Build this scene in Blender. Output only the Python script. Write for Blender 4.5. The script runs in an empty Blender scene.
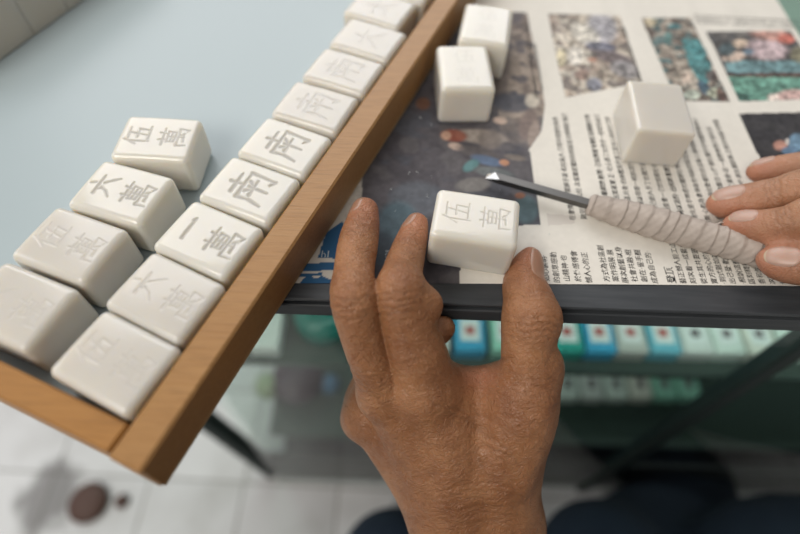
import bpy, math, random
import numpy as np

# ------------------------------------------------------------------ camera, world, lights, exposure
MM = 0.001
TABLE = 600.0                      # the counter top stands 600 mm above the floor; all lengths below are mm from its surface
sc = bpy.context.scene
COL = sc.collection
F, PITCH, ROLL, CAMH = 533.33, math.radians(56.55), math.radians(-2.93), 207.5
_fwd = np.array([0, math.cos(PITCH), -math.sin(PITCH)]); _rt = np.array([1., 0, 0]); _dn = np.cross(_fwd, _rt)
CAMR = np.array([math.cos(ROLL) * _rt + math.sin(ROLL) * _dn, -math.sin(ROLL) * _rt + math.cos(ROLL) * _dn, _fwd])
CAMC = np.array([0, 0, CAMH])
from mathutils import Matrix, Vector
cam_data = bpy.data.cameras.new('camera'); cam = bpy.data.objects.new('camera', cam_data); COL.objects.link(cam)
_m = Matrix.Identity(4)
for i in range(3):
    _m[i][0] = CAMR[0][i]; _m[i][1] = -CAMR[1][i]; _m[i][2] = -CAMR[2][i]
_m[0][3], _m[1][3], _m[2][3] = 0, 0, (CAMH + TABLE) * MM
cam.matrix_world = _m
cam_data.lens = 24; cam_data.sensor_width = 36; cam_data.clip_start = 0.005; cam_data.clip_end = 60
cam_data.dof.use_dof = True; cam_data.dof.focus_distance = 0.238; cam_data.dof.aperture_fstop = 3.0
sc.camera = cam

world = bpy.data.worlds.new('world'); sc.world = world; world.use_nodes = True
world.node_tree.nodes['Background'].inputs[0].default_value = (1.0, 0.97, 0.93, 1)
world.node_tree.nodes['Background'].inputs[1].default_value = 0.25


def area(name, loc, target, sx, sy, power, color):
    d = bpy.data.lights.new(name, 'AREA'); d.shape = 'RECTANGLE'; d.size = sx; d.size_y = sy; d.energy = power; d.color = color
    o = bpy.data.objects.new(name, d); COL.objects.link(o); o.location = loc
    o.rotation_euler = (Vector(target) - Vector(loc)).to_track_quat('-Z', 'Y').to_euler(); return o


area('shopfront_daylight', (-0.35, 1.75, 1.95), (0, 0.15, 0.6), 2.2, 1.5, 28, (.98, .985, 1.0))
area('ceiling_lamp', (-0.95, -1.0, 1.95), (0.0, 0.15, 0.6), 1.3, .9, 22.5, (1.0, .945, .865))  # added warm fill from behind the camera, brightens the tile fronts
area('side_daylight', (-1.9, 0.3, 1.5), (-0.3, 0.1, 0.3), 1.2, 1.2, 8, (0.95, 0.97, 1.0))
sc.view_settings.view_transform = 'Standard'; sc.view_settings.look = 'None'
sc.view_settings.gamma = 1.0; sc.view_settings.exposure = 0.12; sc.view_settings.use_curve_mapping = False
sc.cycles.use_denoising = True
rng = random.Random(7); nrg = np.random.default_rng(7)


def at(u, v, z=0.0):
    """the point at height z that the photo shows at pixel (u, v)"""
    d = np.array([(u - 400) / F, (v - 267) / F, 1]) @ CAMR
    return CAMC + d * (z - CAMH) / d[2]


def atd(u, v, d):
    return CAMC + (np.array([(u - 400) / F, (v - 267) / F, 1]) @ CAMR) * d


def camdir(x, y, z):
    a = np.array([x, y, z], float) @ CAMR
    return a / np.linalg.norm(a)


def pix(P):
    q = (np.asarray(P) - CAMC) @ CAMR.T
    return 400 + F * q[..., 0] / q[..., 2], 267 + F * q[..., 1] / q[..., 2]


# ------------------------------------------------------------------ object helpers
ORG = {}


def mesh_obj(name, V, Fc, mat, parent=None, origin=None, smooth=False, attrs=None, slots=None):
    """one mesh object; V in mm"""
    V = np.asarray(V, float)
    if parent is not None:
        origin = ORG[parent.name]
    elif origin is None:
        origin = np.array([V[:, 0].mean(), V[:, 1].mean(), V[:, 2].min()])
    origin = np.asarray(origin, float)
    me = bpy.data.meshes.new(name)
    if isinstance(Fc, np.ndarray):
        n = Fc.shape[1]
        me.vertices.add(len(V)); me.vertices.foreach_set('co', ((V - origin) * MM).astype(np.float32).ravel())
        me.loops.add(Fc.size); me.loops.foreach_set('vertex_index', Fc.astype(np.int32).ravel())
        me.polygons.add(len(Fc)); me.polygons.foreach_set('loop_start', np.arange(0, Fc.size, n, dtype=np.int32))
        me.update(calc_edges=True)
    else:
        me.from_pydata(((V - origin) * MM).tolist(), [], [list(f) for f in Fc])
    me.validate()
    if smooth:
        me.shade_smooth()
    for k, a in (attrs or {}).items():
        if a.ndim == 2:
            at_ = me.color_attributes.new(k, 'FLOAT_COLOR', 'POINT'); at_.data.foreach_set('color', a.astype(np.float32).ravel())
        else:
            at_ = me.attributes.new(k, 'FLOAT', 'POINT'); at_.data.foreach_set('value', a.astype(np.float32))
    for m in (mat if isinstance(mat, (list, tuple)) else [mat]):
        me.materials.append(m)
    if slots is not None:
        me.polygons.foreach_set('material_index', np.asarray(slots, np.int32))
    o = bpy.data.objects.new(name, me); COL.objects.link(o)
    if parent is not None:
        o.parent = parent
        if parent.parent is None:
            pass
        o.location = (0, 0, 0)
    else:
        o.location = ((origin + np.array([0, 0, TABLE])) * MM).tolist()
    ORG[o.name] = origin
    return o


def empty(name, base):
    o = bpy.data.objects.new(name, None); COL.objects.link(o); o.empty_display_size = 0.02
    o.location = ((np.asarray(base, float) + np.array([0, 0, TABLE])) * MM).tolist(); ORG[o.name] = np.asarray(base, float); return o


def tag(o, label=None, cat=None, group=None, kind=None):
    for k, v in (('label', label), ('category', cat), ('group', group), ('kind', kind)):
        if v:
            o[k] = v
    return o


class MB:
    """collects boxes, tubes and polygons into one mesh"""
    def __init__(s): s.V = []; s.F = []
    def add(s, V, Fc):
        b = len(s.V); s.V += [tuple(v) for v in V]; s.F += [tuple(i + b for i in f) for f in Fc]; return s
    def box(s, f, x0, x1, y0, y1, z0, z1, c=0.0):
        """box in a local frame f(x,y,z)->mm, with chamfer c on all edges"""
        if c <= 0:
            V = [f(x, y, z) for z in (z0, z1) for y in (y0, y1) for x in (x0, x1)]
            return s.add(V, [(0, 2, 3, 1), (4, 5, 7, 6), (0, 1, 5, 4), (2, 6, 7, 3), (0, 4, 6, 2), (1, 3, 7, 5)])
        lo, hi = (x0, y0, z0), (x1, y1, z1); V = []; idx = {}
        for sx in (0, 1):
            for sy in (0, 1):
                for sz in (0, 1):
                    for ax in range(3):
                        p = []
                        for k, sg in enumerate((sx, sy, sz)):
                            e = (lo, hi)[sg][k]
                            p.append(e if k == ax else e + (c if sg == 0 else -c))
                        idx[(sx, sy, sz, ax)] = len(V); V.append(f(*p))
        Fc = []
        for ax in range(3):
            a, b = [k for k in range(3) if k != ax]
            for sg in (0, 1):
                q = []
                for (i, j) in ((0, 0), (1, 0), (1, 1), (0, 1)):
                    t = [0, 0, 0]; t[ax] = sg; t[a] = i; t[b] = j; q.append(idx[(*t, ax)])
                Fc.append(q)
        for ax in range(3):
            a, b = [k for k in range(3) if k != ax]
            for i in (0, 1):
                for j in (0, 1):
                    q = []
                    for (sg, w) in ((0, a), (1, a), (1, b), (0, b)):
                        t = [0, 0, 0]; t[ax] = sg; t[a] = i; t[b] = j; q.append(idx[(*t, w)])
                    Fc.append(q)
        for t in [(x, y, z) for x in (0, 1) for y in (0, 1) for z in (0, 1)]:
            Fc.append([idx[(*t, k)] for k in range(3)])
        s.add(V, Fc); return s
    def tube(s, pts, rad, n=12, cap=True):
        pts = [np.asarray(p, float) for p in pts]; rings = []
        rad = rad if hasattr(rad, '__len__') else [rad] * len(pts)
        up = np.array([0, 0, 1.0])
        for i, p in enumerate(pts):
            t = pts[min(i + 1, len(pts) - 1)] - pts[max(i - 1, 0)]; t = t / np.linalg.norm(t)
            u = np.cross(t, up if abs(t[2]) < .9 else np.array([1., 0, 0])); u /= np.linalg.norm(u); w = np.cross(t, u)
            rings.append([p + rad[i] * (math.cos(a) * u + math.sin(a) * w) for a in np.linspace(0, 2 * math.pi, n, endpoint=False)])
        V = [v for r in rings for v in r]
        Fc = [(i * n + j, i * n + (j + 1) % n, (i + 1) * n + (j + 1) % n, (i + 1) * n + j) for i in range(len(pts) - 1) for j in range(n)]
        if cap:
            Fc += [tuple(range(n))[::-1], tuple((len(pts) - 1) * n + j for j in range(n))]
        return s.add(V, Fc)
    def build(s, name, mat, parent=None, origin=None, smooth=False):
        o = mesh_obj(name, s.V, s.F, mat, parent, origin, smooth)
        import bmesh
        bm = bmesh.new(); bm.from_mesh(o.data); bmesh.ops.recalc_face_normals(bm, faces=bm.faces); bm.to_mesh(o.data); bm.free()
        return o


# ------------------------------------------------------------------ materials
def mat(name, color, rough=0.5, **kw):
    m = bpy.data.materials.new(name); m.use_nodes = True
    b = m.node_tree.nodes['Principled BSDF']
    b.inputs['Base Color'].default_value = (*color, 1); b.inputs['Roughness'].default_value = rough
    for k, v in kw.items():
        b.inputs[k].default_value = v
    return m


class NT:
    def __init__(s, m): s.m = m; s.t = m.node_tree; s.b = s.t.nodes['Principled BSDF']
    def n(s, typ, ins=None, **props):
        o = s.t.nodes.new(typ)
        for k, v in props.items(): setattr(o, k, v)
        for k, v in (ins or {}).items():
            if isinstance(v, bpy.types.NodeSocket): s.t.links.new(v, o.inputs[k])
            else: o.inputs[k].default_value = v
        return o
    def link(s, a, b): s.t.links.new(a, b)
    def coords(s, scale=(1, 1, 1), rot=(0, 0, 0), src='Object'):
        tc = s.n('ShaderNodeTexCoord'); mp = s.n('ShaderNodeMapping', {'Vector': tc.outputs[src], 'Scale': scale, 'Rotation': rot}); return mp.outputs[0]
    def noise(s, vec, scale, detail=4, rough=.55, dist=0.0):
        return s.n('ShaderNodeTexNoise', {'Vector': vec, 'Scale': scale, 'Detail': detail, 'Roughness': rough, 'Distortion': dist}).outputs['Fac']
    def ramp(s, fac, stops):
        r = s.n('ShaderNodeValToRGB', {'Fac': fac}); e = r.color_ramp.elements
        while len(e) < len(stops): e.new(.5)
        for k, (p, c) in enumerate(stops): e[k].position = p; e[k].color = (*c, 1) if len(c) == 3 else c
        return r.outputs['Color']
    def mix(s, fac, a, b, mode='MIX'):
        x = s.n('ShaderNodeMix', data_type='RGBA', blend_type=mode)
        for i, v in ((0, fac), (6, a), (7, b)):
            if isinstance(v, bpy.types.NodeSocket): s.link(v, x.inputs[i])
            else: x.inputs[i].default_value = v if i == 0 else (*v, 1)
        return x.outputs[2]
    def bump(s, h, strength, dist, normal=None):
        ins = {'Height': h, 'Strength': strength, 'Distance': dist}
        if normal is not None: ins['Normal'] = normal
        return s.n('ShaderNodeBump', ins).outputs[0]
    def math(s, op, a, b=0.0):
        return s.n('ShaderNodeMath', {0: a, 1: b}, operation=op).outputs[0]


def ivory(name, color, rough, sss=0.8, gk=.55):
    m = mat(name, color, rough, **{'Subsurface Weight': sss, 'Subsurface Scale': 0.011, 'Subsurface Radius': (1.0, .85, .6), 'IOR': 1.62})
    t = NT(m); v = t.coords()
    cl = t.noise(v, 60, 3)
    base = t.mix(cl, tuple(c * .96 for c in color), tuple(min(1, c * 1.03) for c in color))
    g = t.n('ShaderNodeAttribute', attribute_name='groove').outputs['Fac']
    col = t.mix(t.math('MULTIPLY', g, gk), base, (.33, .31, .28))  # shading of the carved strokes painted in as grey
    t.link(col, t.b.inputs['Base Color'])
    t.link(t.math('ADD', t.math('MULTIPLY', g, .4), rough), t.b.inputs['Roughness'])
    t.link(t.bump(t.noise(v, 900, 2), .04, .0003), t.b.inputs['Normal'])
    return m


M = {}
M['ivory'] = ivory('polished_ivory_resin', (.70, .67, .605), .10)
M['ivory_dull'] = ivory('semi_polished_ivory_resin', (.64, .605, .55), .17)  # same resin, darkened for tops that miss the bright reflection
M['ivory_warm'] = ivory('warm_ivory_resin', (.58, .53, .45), .3)  # darker copy for the far row, its shade put into the colour


def wood(name, c1, c2, ang):
    m = mat(name, c1, .42); t = NT(m)
    v = t.coords((14, 160, 160), (0, 0, ang))
    n1 = t.noise(v, 2.2, 5, .6, .6)
    v2 = t.coords((60, 900, 900), (0, 0, ang))
    n2 = t.noise(v2, 1.3, 3, .6)
    col = t.mix(n1, c1, c2); col = t.mix(t.math('MULTIPLY', t.ramp(n2, [(.52, (0, 0, 0)), (.7, (1, 1, 1))]), .35), col, tuple(c * .45 for c in c1))
    t.link(col, t.b.inputs['Base Color'])
    t.link(t.bump(n2, .35, .0004), t.b.inputs['Normal'])
    return m


RA = math.atan2(.935, .354)
M['wood'] = wood('varnished_camphor_wood', (.30, .14, .04), (.43, .235, .085), -RA)
M['wood_end'] = wood('varnished_wood_across', (.31, .135, .03), (.42, .205, .055), -RA - math.pi / 2)
M['ply'] = mat('pale_plywood', (.42, .27, .13), .6)
M['laminate'] = mat('pale_blue_white_laminate', (.40, .47, .49), .3, **{'Specular IOR Level': .35})  # white laminate; the sky's blue reflection is put into its colour
t = NT(M['laminate']); t.link(t.bump(t.noise(t.coords(), 30, 3), .05, .001), t.b.inputs['Normal'])
M['steel'] = mat('brushed_steel', (.15, .145, .14), .42, Metallic=1.0)
t = NT(M['steel']); t.link(t.bump(t.noise(t.coords((900, 900, 900)), 1, 3), .15, .0001), t.b.inputs['Normal'])
M['steel_bright'] = mat('ground_steel_bevel', (.85, .85, .84), .32, Metallic=1.0)
M['dark_metal'] = mat('dark_grey_painted_metal', (.052, .054, .058), .45)
t = NT(M['dark_metal']); t.link(t.ramp(t.noise(t.coords((20, 200, 200)), 1.5, 4), [(.3, (.032, .036, .041)), (.75, (.058, .063, .069))]), t.b.inputs['Base Color'])
M['black_seal'] = mat('black_rubber_seal', (.008, .008, .008), .7)
M['green_metal'] = mat('dark_green_painted_metal', (.012, .022, .020), .5)

M['dark_board'] = mat('dark_brown_board', (.010, .010, .009), .6)
M['shelf_glass'] = mat('sea_green_shelf', (.04, .06, .05), .35)
M['grey_panel'] = mat('grey_green_back_panel', (.03, .04, .035), .6)


def glass_mat(name='clear_glass', tint=(.94, .98, .965, 1)):
    m = bpy.data.materials.new(name); m.use_nodes = True; nt = m.node_tree; nt.nodes.clear()
    out = nt.nodes.new('ShaderNodeOutputMaterial'); mx = nt.nodes.new('ShaderNodeMixShader'); tr = nt.nodes.new('ShaderNodeBsdfTransparent')
    gl = nt.nodes.new('ShaderNodeBsdfGlossy'); lw = nt.nodes.new('ShaderNodeFresnel'); lw.inputs['IOR'].default_value = 1.5
    tr.inputs[0].default_value = tint; gl.inputs['Roughness'].default_value = .02
    geo = nt.nodes.new('ShaderNodeNewGeometry'); inv = nt.nodes.new('ShaderNodeMath'); inv.operation = 'SUBTRACT'; inv.inputs[0].default_value = 1
    mul = nt.nodes.new('ShaderNodeMath'); mul.operation = 'MULTIPLY'
    nt.links.new(geo.outputs['Backfacing'], inv.inputs[1]); nt.links.new(inv.outputs[0], mul.inputs[0]); nt.links.new(lw.outputs[0], mul.inputs[1])
    nt.links.new(mul.outputs[0], mx.inputs[0]); nt.links.new(tr.outputs[0], mx.inputs[1]); nt.links.new(gl.outputs[0], mx.inputs[2])
    nt.links.new(mx.outputs[0], out.inputs[0]); return m


M['glass'] = glass_mat()


M['top_glass'] = glass_mat('mint_glass_top', (.80, .95, .87, 1))


def cloth(name, c1, c2, scale):
    m = mat(name, c1, .9); t = NT(m); v = t.coords()
    t.link(t.mix(t.noise(v, scale, 5), c1, c2), t.b.inputs['Base Color'])
    w = t.noise(v, scale * 14, 2)
    t.link(t.bump(w, .5, .0006), t.b.inputs['Normal']); return m


M['wrap'] = cloth('grubby_cotton_tape', (.60, .525, .465), (.34, .28, .24), 190)
M['trousers'] = cloth('navy_cotton', (.005, .012, .026), (.009, .020, .040), 20)


def skin(name, base, dark, red, tilt=-.584, rot=0.0, b=1.0):
    m = mat(name, base, .46, **{'Subsurface Weight': .18, 'Subsurface Scale': .003, 'Subsurface Radius': (1, .4, .22)})
    t = NT(m)
    v = t.coords()
    big = t.noise(v, 55, 4)
    spots = t.noise(v, 210, 3)
    col = t.mix(t.ramp(big, [(.35, (0, 0, 0)), (.7, (1, 1, 1))]), base, dark)
    col = t.mix(t.math('MULTIPLY', t.ramp(spots, [(.62, (0, 0, 0)), (.75, (1, 1, 1))]), .35), col, tuple(c * .5 for c in dark))
    pk = t.n('ShaderNodeAttribute', attribute_name='pink').outputs['Fac']
    col = t.mix(pk, col, red)
    lines = t.n('ShaderNodeAttribute', attribute_name='crease').outputs['Fac']
    # skin lines: a stretched cell pattern, warped
    warp = t.n('ShaderNodeTexNoise', {'Vector': v, 'Scale': 120, 'Detail': 3}).outputs['Color']
    vv = t.n('ShaderNodeMixRGB', {'Fac': .012, 'Color1': v, 'Color2': warp}, blend_type='ADD').outputs[0]
    mp = t.n('ShaderNodeMapping', {'Vector': vv, 'Scale': (520, 900, 900), 'Rotation': (0, 0, .2)}).outputs[0]
    vor = t.n('ShaderNodeTexVoronoi', {'Vector': mp, 'Scale': 1.0}, feature='DISTANCE_TO_EDGE').outputs['Distance']
    cell = t.ramp(vor, [(0, (0, 0, 0)), (.16, (1, 1, 1))])
    def lines_(rz_, sc_, seed, dist=.25):
        r_ = t.n('ShaderNodeMapping', {'Vector': vv, 'Rotation': (tilt, 0, rz_)}).outputs[0]
        m_ = t.n('ShaderNodeMapping', {'Vector': r_, 'Scale': sc_, 'Location': (seed, 0, 0)}).outputs[0]
        return t.noise(m_, 1.0, 3, .55, dist)
    wr = lines_(rot + .08, (120, 560, 240), 0)
    xa, xb = lines_(rot + .75, (130, 620, 260), 5), lines_(rot - .65, (130, 620, 260), 11)
    lump = t.noise(v, 95, 3)
    n0 = t.bump(lump, .35 * b, .004)
    n1 = t.bump(wr, .5 * b, .0016, n0)
    n2 = t.bump(t.math('ADD', xa, xb), .5 * b, .0011, n1)
    n3 = t.bump(cell, .45 * b, .0004, n2)
    t.link(n3, t.b.inputs['Normal'])
    col = t.mix(t.math('MULTIPLY', lines, .55), col, tuple(c * .35 for c in dark))
    t.link(col, t.b.inputs['Base Color'])
    t.link(t.ramp(wr, [(.3, (.50,) * 3), (.7, (.33,) * 3)]), t.b.inputs['Roughness'])
    return m


M['skin'] = skin('weathered_skin', (.395, .183, .082), (.25, .10, .041), (.44, .175, .10))
M['skin_light'] = skin('weathered_skin_right', (.44, .225, .125), (.31, .145, .075), (.47, .195, .125), -.5, 1.5, .6)
M['nail'] = mat('fingernail', (.34, .18, .115), .3, **{'Subsurface Weight': .2, 'Subsurface Scale': .002})
M['nail_pale'] = mat('fingernail_pale', (.47, .30, .235), .34, **{'Subsurface Weight': .2, 'Subsurface Scale': .002})
M['nail_rim'] = mat('fingernail_free_edge', (.50, .39, .28), .4)


# ------------------------------------------------------------------ the floor
def floor_mat():
    m = mat('white_glazed_floor_tile', (.62, .61, .61), .35); t = NT(m); v = t.coords()
    mp = t.n('ShaderNodeMapping', {'Vector': v, 'Location': (-.061 + .134 * 40, .015 + .134 * 40, 0)}).outputs[0]
    br = t.n('ShaderNodeTexBrick', {'Vector': mp, 'Scale': 1.0, 'Mortar Size': .002, 'Mortar Smooth': .4, 'Brick Width': .134, 'Row Height': .134,
                                    'Color1': (.66, .65, .655, 1), 'Color2': (.58, .575, .58, 1), 'Mortar': (.30, .29, .28, 1)}, offset=0.0, offset_frequency=1)
    c = t.mix(t.math('MULTIPLY', t.ramp(t.noise(v, 9, 5), [(.5, (0, 0, 0)), (.75, (1, 1, 1))]), .4), br.outputs['Color'], (.30, .28, .26))
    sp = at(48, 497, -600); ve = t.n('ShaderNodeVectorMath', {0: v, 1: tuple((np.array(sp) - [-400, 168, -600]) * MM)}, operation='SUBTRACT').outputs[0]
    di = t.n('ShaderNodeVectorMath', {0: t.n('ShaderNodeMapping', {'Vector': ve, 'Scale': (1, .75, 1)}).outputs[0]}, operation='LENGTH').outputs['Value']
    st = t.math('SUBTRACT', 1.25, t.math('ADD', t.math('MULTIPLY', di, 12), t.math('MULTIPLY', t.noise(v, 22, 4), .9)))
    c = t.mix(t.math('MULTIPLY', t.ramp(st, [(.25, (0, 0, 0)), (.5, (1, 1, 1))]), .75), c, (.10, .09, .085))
    t.link(c, t.b.inputs['Base Color']); return m


M['floor'] = floor_mat()
fl = MB(); fl.box(lambda x, y, z: (x, y, z), -2600, 2600, -1800, 2600, -620, -600)
tag(fl.build('floor', M['floor'], origin=(-400, 168, -600)), kind='structure')

# ------------------------------------------------------------------ the display counter
YAW = math.radians(1.2)
def K(x, y, z):
    """counter frame: x along the front edge, y inward from it"""
    return np.array([x * math.cos(YAW) - y * math.sin(YAW), 117.7 + x * math.sin(YAW) + y * math.cos(YAW), z])


counter = empty('display_counter', K(150, 250, -600))
tag(counter, 'glass display counter with a dark metal front edge under the newspaper and tray', 'display counter')
MB().box(K, -420, 900, 30, 620, -9, -.2, .6).build('glass_top', M['top_glass'], counter)
MB().box(K, -420, 900, .5, 30.4, -2.2, 0, .5).build('edge_strip', M['dark_metal'], counter)
MB().box(K, -420, 900, 3, 28, -5.5, -2).build('seal', M['black_seal'], counter)  # black strip in place of the shaded gap below the edge strip
MB().box(K, -420, 900, -.2, 9, -14, -4.4, .6).build('front_rail', M['dark_metal'], counter)
SX0 = -150
fg = MB().box(K, SX0 - 6, 890, 42, 46, -600, -16); fg.build('front_glass', M['glass'], counter)
MB().box(K, SX0 - 6, 890, 38, 48, -18, -8).build('top_channel', M['dark_metal'], counter)
# the post seen through the glass right of the hand
_q = [(abs(at(738, 392, z)[1] - 165), at(738, 392, z)[0]) for z in range(-500, -50, 5)]; POSTX = min(_q)[1] - 2
for nm, x, y in (('post', POSTX, 44), ('post', 885, 44), ('post', SX0 - 10, 600), ('post', 885, 600)):
    MB().box(K, x - 7, x + 7, y - 5, y + 9, -600, -9, 1).build(nm, M['green_metal'], counter)
MB().box(K, SX0 - 3, 885, 47, 600, -600, -586).build('base_board', M['dark_board'], counter)
MB().box(K, SX0 - 3, 885, 590, 596, -586, -300).build('back_panel', M['grey_panel'], counter)
MB().box(K, SX0 - 3, 885, 590, 596, -300, -9).build('back_glass', M['glass'], counter)
leg = MB(); l0 = at(273, 470, -598); l1 = at(208, 421, -440); leg.tube([l0, l0 + (l1 - l0) * 2.6], 13, 8); leg.build('leg', M['green_metal'], counter)
lamp = bpy.data.lights.new('counter_strip_light', 'AREA'); lamp.shape = 'RECTANGLE'; lamp.size = .95; lamp.size_y = .012; lamp.energy = .55; lamp.color = (.9, 1, .96)  # added unseen light that brightens the sample tiles on the shelf
lo_ = bpy.data.objects.new('counter_strip_light', lamp); COL.objects.link(lo_); lo_.location = ((K(380, 56, -12) + [0, 0, TABLE]) * MM).tolist(); lo_.rotation_euler = (math.radians(20), 0, YAW)
MB().box(K, SX0 - 8, SX0 - 5, 54, 590, -590, -12).build('side_glass', M['glass'], counter)
MB().box(K, SX0, 880, 66, 330, -236, -228).build('shelf', M['shelf_glass'], counter)
MB().box(K, SX0, 880, 70, 590, -470, -464).build('shelf', M['shelf_glass'], counter)

# ------------------------------------------------------------------ tiles
STROKES = {
    'wan': [[(.08, .84), (.92, .86)], [(.34, .97), (.36, .74)], [(.68, .98), (.64, .74)], [(.26, .70), (.28, .42)], [(.24, .70), (.76, .71), (.74, .43)],
            [(.28, .57), (.74, .57)], [(.28, .44), (.74, .44)], [(.51, .71), (.50, .12)], [(.10, .33), (.12, .0)], [(.09, .33), (.92, .34), (.88, .02), (.76, .08)],
            [(.50, .14), (.30, .13)], [(.30, .13), (.66, .17)], [(.60, .26), (.70, .12)]],
    'wu': [[(.30, .97), (.20, .72), (.04, .48)], [(.21, .70), (.20, .02)], [(.38, .86), (.94, .88)], [(.66, .87), (.52, .10)], [(.42, .52), (.84, .53), (.80, .10)], [(.30, .09), (1.0, .10)]],
    'yi': [[(.06, .48), (.30, .50), (.92, .53)], [(.84, .57), (.96, .53)]],
    'nan': [[(.22, .84), (.80, .87)], [(.50, 1.0), (.52, .68)], [(.14, .66), (.17, .34), (.10, .02)], [(.14, .65), (.90, .68), (.86, .04), (.72, .12)], [(.36, .57), (.42, .47)], [(.66, .58), (.58, .47)],
            [(.28, .40), (.74, .42)], [(.51, .52), (.50, .06)]],
    'liu': [[(.48, .97), (.56, .80)], [(.08, .64), (.92, .67)], [(.40, .50), (.30, .28), (.08, .06)], [(.60, .50), (.76, .30), (.94, .06)], [(.30, .62), (.36, .44)]],
    'da': [[(.12, .62), (.88, .66)], [(.52, .97), (.48, .52), (.30, .22), (.06, .03)], [(.50, .55), (.68, .24), (.94, .04)]],
    'jiu': [[(.06, .62), (.70, .66), (.68, .12), (.96, .14), (.95, .28)], [(.42, .96), (.38, .45), (.08, .04)]],
}


def groove_field(X, Y, glyphs):
    d = np.full(X.shape, 9.0)
    for key, cx, cy, s, w in glyphs:
        for st in STROKES[key]:
            pts = [(cx + (a - .5) * s, cy + (b - .5) * s) for a, b in st]
            for i, (p, q) in enumerate(zip(pts, pts[1:])):
                p = np.array(p); q = np.array(q); e = q - p
                tt = np.clip(((X - p[0]) * e[0] + (Y - p[1]) * e[1]) / (e @ e), 0, 1)
                dd = np.hypot(X - p[0] - tt * e[0], Y - p[1] - tt * e[1]) / (w * (1.15 - .45 * tt))
                d = np.minimum(d, dd)
    return np.clip(1 - d, 0, 1)


TL_, TW_, TT_ = 38.0, 27.6, 22.5


def tile_mesh(glyphs, depth, step=.33, L=TL_, W=TW_, T=TT_, R=2.8, crown=.55, wob=0):
    def lin(h):
        n = max(6, int(round(2 * (h - R) / step))); core = np.linspace(-(h - R), h - R, n + 1)
        edge = np.array([-h + R - R * k for k in (1, .74, .49, .24)]); return np.concatenate([edge, core, -edge[::-1]])
    hx, hy, hz = W / 2, L / 2, T / 2
    xs, ys = lin(hx), lin(hy)
    s2 = step; step_z = 2.2
    n = 8; core = np.linspace(-(hz - R), hz - R, n + 1); e = np.array([-hz + R - R * k for k in (1, .74, .49, .24)]); zs = np.concatenate([e, core, -e[::-1]])
    nx, ny, nz = len(xs), len(ys), len(zs)
    idx = -np.ones((nx, ny, nz), int); I, J, Kk = np.meshgrid(range(nx), range(ny), range(nz), indexing='ij')
    on = (I == 0) | (I == nx - 1) | (J == 0) | (J == ny - 1) | (Kk == 0) | (Kk == nz - 1)
    idx[on] = np.arange(on.sum())
    P = np.stack([xs[I[on]], ys[J[on]], zs[Kk[on]]], 1)
    inner = np.array([hx - R, hy - R, hz - R]); q = np.clip(P, -inner, inner); d = P - q; d /= np.linalg.norm(d, axis=1, keepdims=True)
    V = q + R * d
    # slight crown and hand-ground irregularity
    u, v = V[:, 0] / hx, V[:, 1] / hy
    top = V[:, 2] > 0
    V[:, 2] += np.where(top, crown * (1 - .55 * u ** 2 - .55 * v ** 2) * np.clip(V[:, 2] / hz, 0, 1), 0)
    V[:, 0] *= 1 + .010 * (1 - (V[:, 2] / hz) ** 2); V[:, 1] *= 1 + .008 * (1 - (V[:, 2] / hz) ** 2)
    g = np.zeros(len(V))
    if glyphs:
        m = (V[:, 2] > hz - .3) & (np.abs(V[:, 0]) < hx - 1) & (np.abs(V[:, 1]) < hy - 1)
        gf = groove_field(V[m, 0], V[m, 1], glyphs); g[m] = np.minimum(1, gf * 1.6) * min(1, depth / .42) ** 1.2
        V[m, 2] -= depth * np.minimum(1, gf * 1.5)
    Fs = []
    def grid(a): Fs.append(np.stack([a[:-1, :-1], a[1:, :-1], a[1:, 1:], a[:-1, 1:]], -1).reshape(-1, 4))
    grid(idx[:, :, -1]); grid(idx[:, ::-1, 0]); grid(idx[:, 0, :]); grid(idx[::-1, -1, :]); grid(idx[0, ::-1, :]); grid(idx[-1, :, :])
    V[:, 2] += hz
    return V, np.concatenate(Fs), g


def tile(center, yaw, label, glyphs=(), depth=.5, m='ivory', tilt=(0, 0), group=None, step=.33, **kw):
    """center = middle of the underside, yaw = direction of the tile's own up (+y); tilt in degrees about its x and y"""
    V, Fc, g = tile_mesh(list(glyphs), depth, step, **kw)
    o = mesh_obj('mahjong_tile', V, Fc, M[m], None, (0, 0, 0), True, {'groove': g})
    o.location = ((np.asarray(center, float) + np.array([0, 0, TABLE])) * MM).tolist()
    o.rotation_euler = (math.radians(tilt[0]), math.radians(tilt[1]), yaw)
    tag(o, label, 'mahjong tile', group); return o


WANG = lambda num, d=.75: [(num, 0, 8.6, 12.5, d), ('wan', 0, -8.2, 13.5, d * .85)]
# on the newspaper
tile((32.6, 150.0, .6), math.radians(90 - 7.6), 'white mahjong tile held between thumb and forefinger, lightly carved with two characters', WANG('wu', .55), .2, T=23.6)
tile((30.3, 255.6, .4), math.radians(4.2), 'white mahjong tile standing nearer on the dark newspaper photo, beside the tray rail', WANG('wu', .55), .16, step=.45, W=29.4, L=39, T=24)
tile((44.0, 297.5, .4), math.radians(-8.5), 'white mahjong tile at the top of the newspaper, behind another tile by the rail', WANG('wu', .55), .16, step=.45, W=29.4, L=39, T=24)
tile((132.4, 230.6, .4), math.radians(-3.3), 'blank uncarved cream mahjong tile alone on the newspaper text', (), 0, 'ivory_dull', step=1.2, R=1.6, crown=.2, W=29.4, L=39.5, T=24)

# ------------------------------------------------------------------ the tray and its tiles
EV, NV, P0 = np.array([.354, .935]), np.array([-.935, .354]), np.array([-92.6, 40.3])
EV /= np.linalg.norm(EV); NV = np.array([-EV[1], EV[0]])
def T(a, b, z):
    p = P0 + EV * a + NV * b
    return np.array([p[0], p[1], z])


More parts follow.
